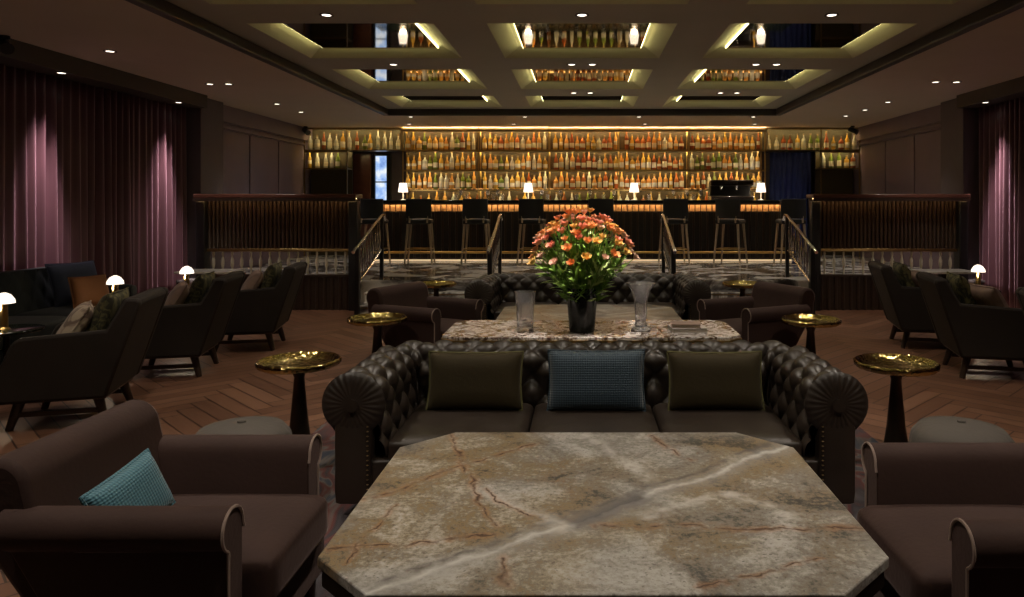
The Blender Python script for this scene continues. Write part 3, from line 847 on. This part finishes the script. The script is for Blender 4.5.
# ---------------------------------------------------------------- chesterfield sofa
def sofa(label):
    t = thing('chesterfield_sofa', label, 'sofa')
    W, D = 2.5, .92; R = .14; X = W/2-R; Y = D-R; rc = .16
    # plan path (front left -> back left -> back right -> front right) with outward normals
    P = []
    st_ = .0115
    n1 = int((Y-rc)/st_)
    for i in range(n1): P.append((-X, i*(Y-rc)/n1, -1, 0))
    nc = 22
    for i in range(nc):
        a = pi-(pi/2)*i/nc; P.append((-X+rc+rc*cos(a), Y-rc+rc*sin(a), cos(a), sin(a)))
    n2 = int((2*X-2*rc)/st_)
    for i in range(n2): P.append((-X+rc+i*(2*X-2*rc)/n2, Y, 0, 1))
    for i in range(nc):
        a = pi/2-(pi/2)*i/nc; P.append((X-rc+rc*cos(a), Y-rc+rc*sin(a), cos(a), sin(a)))
    for i in range(n1+1): P.append((X, Y-rc-i*(Y-rc)/n1, 1, 0))
    # profile (outward o, height z)
    Q = []
    zc = .52
    for i in range(20): u = i/20; Q.append((-.15+.01*u+.02*u*u, .27+.215*u))
    for i in range(46):
        a = pi*1.08-(pi*1.30)*i/45; Q.append((R*cos(a)*.95, zc+R*sin(a)))
    for i in range(1, 10): u = i/9; Q.append((.125-.06*min(1, u*4)+0*u, zc-.055-.05*u**.5*4*.25-.33*u))
    Q2 = [Q[0]]; 
    tl = [0]
    for i in range(1, len(Q)): tl.append(tl[-1]+sqrt((Q[i][0]-Q[i-1][0])**2+(Q[i][1]-Q[i-1][1])**2))
    sl = [0]
    for i in range(1, len(P)): sl.append(sl[-1]+sqrt((P[i][0]-P[i-1][0])**2+(P[i][1]-P[i-1][1])**2))
    smid = sl[-1]/2
    NQ = len(Q); tuft_end = tl[20+38]
    def pt(i, j):
        x, y, nx, ny = P[i]; o, z = Q[j]
        a = Q[max(0, j-1)]; b_ = Q[min(NQ-1, j+1)]
        tx, tz = b_[0]-a[0], b_[1]-a[1]; L = sqrt(tx*tx+tz*tz) or 1
        no, nz_ = -tz/L, tx/L      # outward from the stuffing
        s_, t_ = sl[i]-smid, tl[j]
        aa = s_/.17; bb = (t_-.03)/.19
        u, v = aa+bb, aa-bb
        fade = max(0, min(1, (tuft_end-t_)/.06))*min(1, t_/.04+.2)
        h = (abs(sin(pi*u))*abs(sin(pi*v)))**.45
        d = (-.034+.040*h)*fade
        if j >= 20+40 : d = .0
        o2, z2 = o+no*d, z+nz_*d
        return (x+nx*o2, y+ny*o2, z2)
    def piece(i0, i1, name):
        m = MB(); w = i1-i0+1
        vs = [pt(i, j) for j in range(NQ) for i in range(i0, i1+1)]
        fs = [(j*w+i, (j+1)*w+i, (j+1)*w+i+1, j*w+i+1) for j in range(NQ-1) for i in range(w-1)]
        m.add(vs, fs); return m.build(name, M['leather'], t, ang=75)
    iA = n1+nc//2; iB = n1+nc+n2+nc//2
    arms = [piece(0, iA, 'arm'), piece(iB, len(P)-1, 'arm')]
    piece(iA, iB, 'backrest')
    # scroll fronts with radiating pleats, and the front posts below
    for k, sx in enumerate((-1, 1)):
        def scroll(u, v):
            a = u*2*pi; r = .002+v*(R+.004)
            pl = (.006*abs(sin(a*13)) if v > .3 else 0)*(1-abs(v-.7)/.45 if abs(v-.7) < .45 else 0)
            dome = .028*sqrt(max(0, 1-v**2*.98))
            return (sx*X*1.0+r*cos(a), -dome-pl+.004, .52+r*sin(a))
        m = MB().grid(scroll, 104, 14, closed=True); m.f = [f[::-1] for f in m.f]
        m.build('scroll_front', M['leather'], arms[k], ang=75)
        MB().lathe([(.0, .0), (.026, .004), (.030, .018), (.0, .020)], n=16).build('scroll_button', M['leather'], arms[k]).matrix_local = Matrix.Translation((sx*X, -.022, .52)) @ Matrix.Rotation(pi/2, 4, 'X')
        MB().rbox((sx*X-.085, -.02, .06), (sx*X+.085, .06, .47), .02, 0, 5).build('arm_post', M['leather'], t)
        m = MB()
        for q in range(16):
            m.lathe([(.0, -.004), (.006, 0), (.0, .004)], (sx*X-sx*.07, -.022, .09+q*.022), 8)
        m.build('nailheads', M['brassdark'], t)
    w3 = (2*X-.30)/3
    for k in range(3):
        x0 = -X+.15+k*w3
        MB().rbox((x0+.003, -.015, .235), (x0+w3-.003, .64, .355), .035, .018, 12).build('seat_cushion', M['leather'], t)
    MB().box((-X-.02, .0, .10), (X+.02, Y, .26)).build('base', M['leather'], t, bev=.015)
    for sx in (-1, 1):
        for y in (.08, Y-.06): MB().lathe([(.02, 0), (.03, .03), (.035, .10)], n=12).build('foot', M['darkwood'], t).location = (sx*(X-.05), y, 0)
    return t
sf = sofa('dark brown tufted leather sofa in front with three pillows')
sf.location = (.06, 3.31, .012)
copy_tree(sf, (.06, 7.32, .012), label='dark tufted leather sofa behind the flowers and far stone table')

# ---------------------------------------------------------------- cushions
def cushion(name, w, h, d, mat, label, cat, loc, rx=0, rz=0, rz2=0, pipe=None, group=None, tilt=0):
    t = thing(name, label, cat, loc, 0, group)
    t.rotation_euler = (rx, tilt, rz)
    def f(sg):
        def g(u, v):
            a, b_ = 2*u-1, 2*v-1
            e = (1-a**4)*(1-b_**4)
            th = d/2*max(0, e)**.5
            k = 1-.05*(1-a*a)*(abs(b_)**2); k2 = 1-.05*(1-b_*b_)*(abs(a)**2)
            return (a*w/2*k2, sg*th, h/2+b_*h/2*k)
        return g
    m = MB(); m.grid(f(-1), 26, 26); n0 = len(m.f); m.grid(f(1), 26, 26)
    for i in range(n0, len(m.f)): m.f[i] = m.f[i][::-1]
    m.weld = True
    m.build('cover', mat, t, ang=70)
    pts = []
    N = 20
    g = f(0)
    for i in range(N): pts.append(g(i/N, 0))
    for i in range(N): pts.append(g(1, i/N))
    for i in range(N): pts.append(g(1-i/N, 1))
    for i in range(N+1): pts.append(g(0, 1-i/N))
    MB().tube(pts, .006, 6).build('piping', pipe or mat, t)
    return t
SY = 3.31
cushion('throw_pillow', .50, .30, .15, M['olive'], 'olive velvet pillow at the left end of the near leather sofa', 'pillow', (-.56, SY+.44, .375), -.22, 0, pipe=M['olivepipe'])
cushion('throw_pillow', .51, .31, .16, M['teal'], 'blue woven pillow in the middle of the near leather sofa', 'pillow', (.075, SY+.43, .375), -.22, 0)
cushion('throw_pillow', .50, .30, .15, M['olive'], 'olive velvet pillow at the right end of the near leather sofa', 'pillow', (.70, SY+.44, .375), -.22, 0, pipe=M['olivepipe'])

# ---------------------------------------------------------------- velvet club armchairs (front faces +X in local space)
def rolled(xc, flip, z0, h, r, wth):
    """2D profile (across, z) of an arm slab with a rolled top leaning outwards"""
    pts = [(-wth/2, z0), (wth/2, z0), (wth/2, h-2*r*.9)]
    out = []
    n = 16
    cz = h-r
    cx = wth/2-r+.035
    for i in range(n+1):
        a = -pi*.35+(pi*1.35)*i/n
        out.append((cx+r*cos(a), cz+r*sin(a)))
    pts = [(-wth/2, z0), (wth/2, z0), (wth/2, cz-r*.95)]+out+[(-wth/2, cz-.02)]
    return [(xc+flip*a, b_) for a, b_ in pts]
def armchair(label):
    t = thing('velvet_armchair', label, 'armchair')
    Wy = .70
    for s in (-1, 1):
        pr = rolled(s*(Wy/2-.055), s, .10, .585, .06, .09)
        if s < 0: pr = pr[::-1]
        m = MB().prism(pr, -.25, .385, 'x'); m.v = [(x+(.60*(.52-z) if x < 0 and z < .52 else 0), y, z) for x, y, z in m.v]; a = m.build('arm', M['velvet'], t, bev=.008)
        # piping down the front edge
        MB().tube([(.388, y, z) for y, z in pr], .0045, 6).build('piping', M['piping'], a)
    # back: slab leaning backwards with a roll at the top
    prof = [(-.04, .12), (.0, .12), (-.12, .40), (-.175, .60)]
    n = 16; cx, cz, r = -.27, .635, .085
    for i in range(n+1):
        a = pi*.05+(pi*1.15)*i/n; prof.append((cx+r*cos(a)*1.0, cz+r*sin(a)))
    prof += [(-.33, .50), (-.06, .12)]
    m = MB().prism(prof, -.325, .325, 'y'); m.f = [f[::-1] for f in m.f]
    m.build('backrest', M['velvet'], t, bev=.02)
    MB().rbox((-.16, -.245, .25), (.47, .245, .405), .04, .02, 12).build('seat_cushion', M['velvet'], t)
    MB().box((-.06, -.30, .10), (.43, .30, .26)).build('base', M['velvet'], t, bev=.015)
    for x in (.0, .38):
        for s in (-1, 1): MB().cone((x, s*.28, 0), (x, s*.27, .11), .018, .026, 10).build('foot', M['darkwood'], t)
    return t
a0 = armchair('large brown velvet armchair at the left front with a teal pillow')
a0.location = (-1.37, 2.34, .012); a0.rotation_euler.z = 0
copy_tree(a0, (1.41, 2.25, .012), pi, 'large brown velvet armchair cut off at the right front corner')
copy_tree(a0, (-1.40, 6.32, .012), -.45, 'brown velvet armchair left of the far stone table')
copy_tree(a0, (1.55, 6.32, .012), pi+.45, 'brown velvet armchair right of the far stone table')
cushion('throw_pillow', .27, .20, .09, M['teal2'], 'small bright teal pillow on the left front armchair', 'pillow', (-1.385, 2.28, .425), -.35, radians(90)-.15, tilt=-.20)

# ---------------------------------------------------------------- brass side tables
def side_table():
    t = thing('brass_side_table', '', 'side table')
    def fr(a, k): return 1+(.008*sin(a*9)+.010*sin(a*23+1)) if 2 <= k <= 6 else 1
    MB().lathe([(.0, .515), (.16, .517), (.225, .525), (.243, .538), (.245, .560), (.236, .568), (.222, .560), (.208, .540), (.15, .532), (0, .530)], n=72, fr=fr).build('tray_top', M['gold'], t, ang=60)
    MB().lathe([(.105, 0), (.105, .012), (.075, .05), (.055, .18), (.040, .34), (.030, .46), (.045, .50), (.10, .522)], n=28).build('pedestal', M['bronze'], t)
    return t
def m_gold():
    q = NT('hammered brass'); v = q.new('ShaderNodeTexVoronoi'); v.inputs['Scale'].default_value = 38; q.link(q.obj(), v.inputs['Vector'])
    q.set(Base_Color=(.44, .33, .13), Metallic=1.0, Roughness=.13); q.bump(v.outputs['Distance'], .5, .008); return q.m
M['gold'] = m_gold()
b0 = side_table()
BT = [(-1.63, 4.15, 'beside the left arm of the near sofa'), (1.81, 4.15, 'beside the right arm of the near sofa'), (-1.62, 5.7, 'behind the near sofa, left of the console table'), (1.81, 5.7, 'behind the near sofa, right of the console table'),
      (-1.68, 8.3, 'left of the far sofa before the steps'), (1.85, 8.3, 'right of the far sofa before the steps')]
for k, (x, y, w) in enumerate(BT):
    o = b0 if k == 0 else copy_tree(b0)
    o.location = (x, y, .012 if (y < 4.85 and -1.69 < x < 1.7) or (y > 5.2 and x < 1.7 and x > -1.65) else .0); o['label'] = 'round hammered brass side table '+w; o['group'] = 'brass side tables'; o.rotation_euler.z = k; o.scale = (.94, .94, .96)
# poufs
def pouf():
    t = thing('round_pouf', '', 'pouf')
    def fr(a, k): return .94*(1+.012*abs(sin(a*12)))
    MB().lathe([(.20, .03), (.235, .08), (.24, .30), (.225, .38), (.19, .42), (.10, .44), (0, .445)], n=96, fr=fr).build('cushion', M['pouf'], t, ang=80)
    MB().lathe([(.19, 0), (.19, .035)], n=32).build('plinth', M['darkwood'], t)
    MB().lathe([(.0, .455), (.018, .452), (.02, .443)], n=12).build('button', M['pouf'], t)
    return t
p0 = pouf()
for k, (x, y, z, w) in enumerate([(-1.57, 3.32, .0, 'round fabric pouf behind the left front armchair'), (1.75, 3.32, .0, 'round fabric pouf behind the right front armchair')]):
    o = p0 if k == 0 else copy_tree(p0)
    o.location = (x, y, z); o['label'] = w; o['group'] = 'round poufs'

# ---------------------------------------------------------------- lounge chairs along the sides (front faces -X in local space)
def lounge():
    t = thing('lounge_chair', '', 'lounge chair')
    side = [(-.47, .19), (.22, .19), (.42, .80), (.40, .83), (.33, .83), (.22, .63), (-.26, .60), (-.30, .575)]
    for s in (-1, 1):
        m = MB().prism(side, min(s*.31, s*.385), max(s*.31, s*.385), 'y'); m.f = [f[::-1] for f in m.f]
        m.build('arm', M['chairfab'], t, bev=.02)
    bk = [(.10, .19), (.215, .19), (.415, .80), (.385, .835), (.30, .825)]
    m = MB().prism(bk, -.32, .32, 'y'); m.f = [f[::-1] for f in m.f]; m.build('backrest', M['chairfab'], t, bev=.015)
    MB().rbox((-.42, -.305, .23), (.16, .305, .42), .035, .015, 8).build('seat_cushion', M['olive'], t)
    MB().box((-.40, -.305, .17), (.20, .305, .235)).build('seat_frame', M['darkwood'], t, bev=.01)
    for x, dx in ((-.30, -.05), (.14, .05)):
        for s in (-1, 1): MB().cone((x+dx, s*.28, 0), (x, s*.25, .18), .022, .034, 10).build('leg', M['darkwood'], t)
    for s in (-1, 1): MB().box((-.32, s*.268-.014, .08), (.16, s*.268+.014, .11)).build('stretcher', M['darkwood'], t)
    return t
c0 = lounge()
LC = [(-3.40, 4.95, .28, 'dark brown lounge chair nearest on the left, with a beige cushion'), (-3.45, 6.25, .22, 'dark brown lounge chair second on the left, side table lamp behind'), (-3.30, 7.35, .2, 'dark brown lounge chair farthest on the left, nearest the partition'),
      (3.46, 7.45, pi-.2, 'dark brown lounge chair farthest on the right, nearest the partition'), (3.40, 6.2, pi-.22, 'dark brown lounge chair on the right with pink and green cushions'), (3.56, 4.95, pi-.25, 'dark brown lounge chair cut off by the right picture edge')]
for k, (x, y, a, l) in enumerate(LC):
    o = c0 if k == 0 else copy_tree(c0)
    o.location = (x, y, 0); o.rotation_euler.z = a; o['label'] = l; o['group'] = 'lounge chairs'; o.scale = (1, .93, 1)
M['pinkcush'] = m_patch('dusty pink fabric', (.25, .16, .12), (.18, .115, .09), 5)
W = ['nearest left lounge chair', 'second left lounge chair', 'farthest left lounge chair', 'farthest right lounge chair', 'right lounge chair', 'lounge chair at the right edge']
for k, (x, y, a, l) in enumerate(LC):
    s = -1 if k < 3 else 1
    ca, sa = cos(a), sin(a)
    def L2(px, py): return (x+ca*px-sa*py, y+sa*px+ca*py)
    q = L2(.0, .13 if k < 3 else -.13); cushion('scatter_cushion', .42, .42, .13, M['greenpat'], 'olive patterned cushion against the back of the '+W[k], 'cushion', (q[0], q[1], .44), -.36, a-pi/2)
    q = L2(-.17, -.07 if k < 3 else .07); cushion('scatter_cushion', .40, .38, .13, M['beige'] if k == 0 else M['pinkcush'], '%s cushion on the seat of the %s' % ('beige patterned' if k == 0 else 'dusty pink', W[k]), 'cushion', (q[0], q[1], .44), -.55, a-pi/2+.3)

# ---------------------------------------------------------------- side lounge: tables, lamps, banquettes
def cafe(r=.24, h=.50, mat=None):
    t = thing('lounge_table', '', 'table')
    MB().lathe([(0, h-.022), (r-.008, h-.022), (r, h-.015), (r, h-.004), (r-.006, h), (0, h)], n=40).build('tabletop', mat or M['blackglass'], t)
    MB().lathe([(.17, 0), (.17, .012), (.03, .03), (.022, .06), (.022, h-.04), (.06, h-.022)], n=24).build('pedestal', M['bronze'], t)
    return t
t0 = cafe()
TB = [(-4.38, 5.48, 'small round dark table at the left edge holding a lamp'), (-4.38, 6.78, 'small round dark table with lamp, behind the nearest left lounge chair'), (-4.28, 7.82, 'small round dark table with lamp, farthest on the left'), (4.38, 8.0, 'small round dark table with lamp on the right'), (4.38, 6.0, 'small round dark table by the right edge, behind the lounge chairs')]
for k, (x, y, l) in enumerate(TB):
    o = t0 if k == 0 else copy_tree(t0)
    o.location = (x, y, 0); o['label'] = l; o['group'] = 'small lounge tables'
def rect_table(x, lab):
    t = thing('pale_top_table', lab, 'table', (x, 8.95, 0))
    MB().box((-.33, -.22, .60), (.33, .22, .625)).build('tabletop', M['marble2'], t, bev=.004)
    MB().box((-.28, -.18, .0), (.28, .18, .02)).build('foot_plate', M['bronze'], t)
    MB().box((-.05, -.05, .02), (.05, .05, .60)).build('pedestal', M['bronze'], t)
M['marble2'] = simple('pale polished marble', (.6, .56, .52), .15, vs=5, var=.25)
rect_table(-4.62, 'pale marble topped table before the left partition'); rect_table(4.50, 'pale marble topped table before the right partition')
def tlamp():
    t = thing('table_lamp', '', 'lamp')
    MB().lathe([(.032, 0), (.034, .008), (.024, .02), (.022, .17), (.026, .18), (.004, .19)], n=18).build('column', M['brass'], t)
    MB().lathe([(.064, .180), (.060, .205), (.040, .235), (.014, .250), (0, .252)], n=22).build('dome_shade', M['lampshade'], t)
    return t
tl0 = tlamp()
for k, (x, y, l) in enumerate([(-4.36, 5.43, 'brass table lamp with glowing dome cut off at the left picture edge'), (-4.37, 6.74, 'brass table lamp with glowing dome, second from the left edge'), (-4.26, 7.76, 'brass table lamp with glowing dome beside the left curtain end'), (4.37, 7.94, 'brass table lamp with glowing dome on the right side')]):
    o = tl0 if k == 0 else copy_tree(tl0)
    o.location = (x, y, .50); o.scale = (1.12, 1.12, 1.12); o['label'] = l; o['group'] = 'brass table lamps'
    pl = bpy.data.lights.new('lamp_glow', 'POINT'); pl.energy = 2.2; pl.color = (1, .8, .58); pl.shadow_soft_size = .03
    po = bpy.data.objects.new('lamp_glow', pl); COL.objects.link(po); po.location = (x-.035, y-.035, .50+.16)
    po.location.x += .0
def banquette(s, y0, y1, lab):
    t = thing('banquette_sofa', lab, 'sofa', (s*5.0, (y0+y1)/2, 0)); h = (y1-y0)/2
    def bx(x0, x1, a, b_, z0, z1):
        q = sorted((s*x0, s*x1)); return (q[0], a, z0), (q[1], b_, z1)
    MB().box(*bx(-.40, .38, -h, h, .0, .28)).build('base', M['navyfab'], t, bev=.02)
    n = 3
    for k in range(n):
        a = -h+k*2*h/n; c_ = bx(-.43, .22, a+.01, a+2*h/n-.01, .28, .44); MB().rbox(c_[0], c_[1], .04, .02, 8).build('seat_cushion', M['navyfab'], t)
    def fb(u, v):
        y = -h+u*2*h; z = .40+v*.42
        return (s*(.20+.10*v-.025*(abs(sin(pi*(y/.16+v*1.5)))*abs(sin(pi*(y/.16-v*1.5))))**.5), y, z)
    m = MB().grid(fb, int(2*h/.02), 16); 
    m.box(*bx(.29, .40, -h, h, .28, .82)); 
    m.build('backrest', M['navyfab'], t, ang=70)
    for q in (-1, 1):
        c_ = bx(-.40, .38, min(q*h, q*(h+.12)), max(q*h, q*(h+.12)), .06, .62); MB().rbox(c_[0], c_[1], .04, .01, 8).build('arm', M['navyfab'], t)
banquette(-1, 4.9, 7.35, 'long dark tufted banquette sofa along the left curtain')
banquette(1, 4.9, 7.35, 'long dark tufted banquette sofa along the right curtain')
banquette(-1, 2.0, 4.5, 'dark tufted banquette along the left curtain, nearer and outside the picture')
def bc(x, y, mat, l, a=-1.57, z=.46, sz=.44): cushion('scatter_cushion', sz, sz*.9, .14, mat, l, 'cushion', (x, y, z), -.35, a)
bc(-4.98, 7.15, M['bluecush'], 'slate blue cushion at the far end of the left banquette', pi/2-.35, sz=.48)
bc(-4.74, 6.98, M['orangecush'], 'rust orange cushion leaning on the slate blue cushion of the left banquette', pi/2-.5, sz=.34)
bc(4.95, 6.6, M['bluecush'], 'slate blue cushion on the right banquette', -pi/2+.3)
bc(4.95, 5.6, M['orangecush'], 'rust orange cushion on the right banquette', -pi/2+.3)

# ---------------------------------------------------------------- vases and flowers
VX, VY = .0, 4.70
t = thing('flower_vase', 'tapered black glass vase holding the orange flowers', 'vase', (VX, VY, CT))
MB().lathe([(0, .0), (.078, .0), (.083, .01), (.104, .285), (.108, .29), (.100, .29), (.076, .02), (0, .02)], n=28).build('body', simple('opaque black glass', (.008, .010, .008), .22, spec=.35), t)
t = thing('crystal_vase', 'cut crystal cylinder vase left of the flowers', 'vase', (-.375, 4.75, CT))
MB().lathe([(0, 0), (.055, 0), (.052, .02), (.056, .14), (.068, .255), (.060, .256), (.048, .14), (.044, .03), (0, .03)], n=48, fr=lambda a, k: 1+(.045*abs(sin(a*7)) if 1 <= k <= 4 else 0)).build('body', M['crystal'], t, ang=25)
t = thing('crystal_vase', 'flared cut crystal trumpet vase right of the flowers', 'vase', (.385, 4.72, CT))
MB().lathe([(0, 0), (.062, 0), (.064, .012), (.038, .03), (.034, .06), (.042, .20), (.060, .27), (.092, .315), (.084, .317), (.050, .27), (.034, .20), (.026, .07), (0, .06)], n=48, fr=lambda a, k: 1+(.07*abs(sin(a*5)) if 1 <= k <= 7 else 0)).build('body', M['crystal'], t, ang=25)
t = thing('stacked_book', 'pale grey book lying on the right of the console table', 'book', (.69, 4.72, CT), .08)
MB().box((-.11, -.08, .004), (.11, .08, .026)).build('pages', simple('book pages', (.55, .5, .44), .8), t)
p = MB(); p.box((-.115, -.085, 0), (.115, .085, .004)); p.box((-.115, -.085, .026), (.115, .085, .030)); p.box((-.115, .082, .0), (.115, .086, .03))
p.build('cover', simple('pale book cloth', (.40, .37, .35), .6), t)
t = thing('stacked_book', 'smaller brown book on top of the pale grey book', 'book', (.68, 4.72, CT+.030), -.1)
MB().box((-.09, -.065, .003), (.09, .065, .020)).build('pages', simple('aged book pages', (.5, .44, .36), .8), t)
p = MB(); p.box((-.095, -.07, 0), (.095, .07, .003)); p.box((-.095, -.07, .020), (.095, .07, .024)); p.build('cover', simple('brown book cloth', (.22, .15, .12), .6), t)

def petal_mat(n, c): 
    q = NT(n); z = q.noise(q.obj(), 30, 2); q.set(Base_Color=q.mix(z.outputs[0], tuple(v*.7 for v in c), c), Roughness=.55)
    q.b.inputs['Subsurface Weight'].default_value = .0
    return q.m
PM = {'orange': petal_mat('orange petal', (.95, .42, .16)), 'coral': petal_mat('coral petal', (.92, .34, .24)), 'apricot': petal_mat('apricot petal', (.97, .62, .20)), 'pale': petal_mat('pale pink petal', (.92, .60, .48))}
M['stem'] = petal_mat('flower stem green', (.20, .42, .06)); M['leaf'] = petal_mat('leaf green', (.38, .62, .12)); M['leaf2'] = petal_mat('pale leaf green', (.66, .82, .32))
def bloom(mat, op):
    m = MB()
    for ring, (n, r, h, ph, tip) in enumerate(((6, .024*op, .036, 0, .006), (5, .018, .034, .5, .002), (4, .010, .032, .2, 0))):
        for k in range(n):
            a0_ = 2*pi*(k+ph)/n; wd = 2*pi/n*.62
            def pf(u, v, a0_=a0_, wd=wd, r=r, h=h, tip=tip):
                a = a0_+(u-.5)*2*wd*sin(pi*(.12+.80*v)); rr = r*sin(pi*(.10+.55*v))+tip*v*v*2.0
                return (rr*cos(a), rr*sin(a), h*v*(1-.10*(2*u-1)**2))
            m.grid(pf, 4, 5)
    return m
bd = {}
for nm in PM:
    for op in (.8, 1.1):
        o = bloom(PM[nm], op).build('bloom', PM[nm], ang=70); bd[(nm, op)] = o.data; bpy.data.objects.remove(o)
FR = random.Random(21)
nfl = 105
for k in range(nfl):
    # heads on a flattened dome above the vase
    ga_ = 2.39996*k; rr = sqrt((k+.5)/nfl)
    ex, ey = rr*cos(ga_), rr*sin(ga_)
    hx = ex*.345+FR.uniform(-.015, .015); hy = ey*.25
    hz = .28+.46*sqrt(max(0, 1-.62*rr*rr))-.12*rr**3+FR.uniform(-.05, .02)
    cn = FR.choice(['orange', 'orange', 'coral', 'coral', 'apricot', 'pale'])
    t = thing('cut_flower', '%s flower in the black vase on the console table' % {'orange': 'orange', 'coral': 'coral red', 'apricot': 'yellow apricot', 'pale': 'pale pink'}[cn], 'flower', (VX, VY, CT+.03), group='%s flowers of the bouquet' % {'orange': 'orange', 'coral': 'coral red', 'apricot': 'yellow apricot', 'pale': 'pale pink'}[cn])
    b_ = Vector((ex*.035, ey*.035, .0)); p1 = Vector((ex*.075, ey*.075, .25)); p3 = Vector((hx, hy, hz)); p2 = Vector((ex*.20, ey*.16, hz*.72))
    pts = []
    for i in range(9):
        u = i/8; pts.append((1-u)**3*b_+3*(1-u)**2*u*p1+3*(1-u)*u*u*p2+u**3*p3)
    st_o = MB().tube(pts, .0032, 5).build('stem', M['stem'], t)
    lv = MB()
    for q in range(8):
        u0 = .30+.075*q+FR.uniform(-.04, .04); i = min(7, int(u0*8)); base = pts[i]; d = (pts[i+1]-pts[i]).normalized()
        an = FR.uniform(0, 2*pi); side = (d.orthogonal().normalized()*cos(an)+d.cross(d.orthogonal().normalized())*sin(an))
        L = FR.uniform(.07, .13); wv = d.cross(side).normalized()
        def lf(u, v, base=base, d=d, side=side, L=L, wv=wv):
            w = (u-.5)*.026*sin(pi*min(1, .08+v*.92))
            return base+d*(L*v*.75)+side*(L*(.25*v+.55*v*v))+wv*w+side*abs(u-.5)*.008
        lv.grid(lf, 2, 6)
    lv.build('leaves', M['leaf'] if FR.random() < .6 else M['leaf2'], t, ang=80)
    h = bpy.data.objects.new('bloom', bd[(cn, FR.choice([.8, 1.1]))]); COL.objects.link(h); h.parent = t
    dr = (pts[8]-pts[7]).normalized(); h.location = pts[8]-dr*.004; h.rotation_euler = dr.to_track_quat('Z', 'Y').to_euler(); sc = FR.uniform(.85, 1.08); h.scale = (sc, sc, sc)
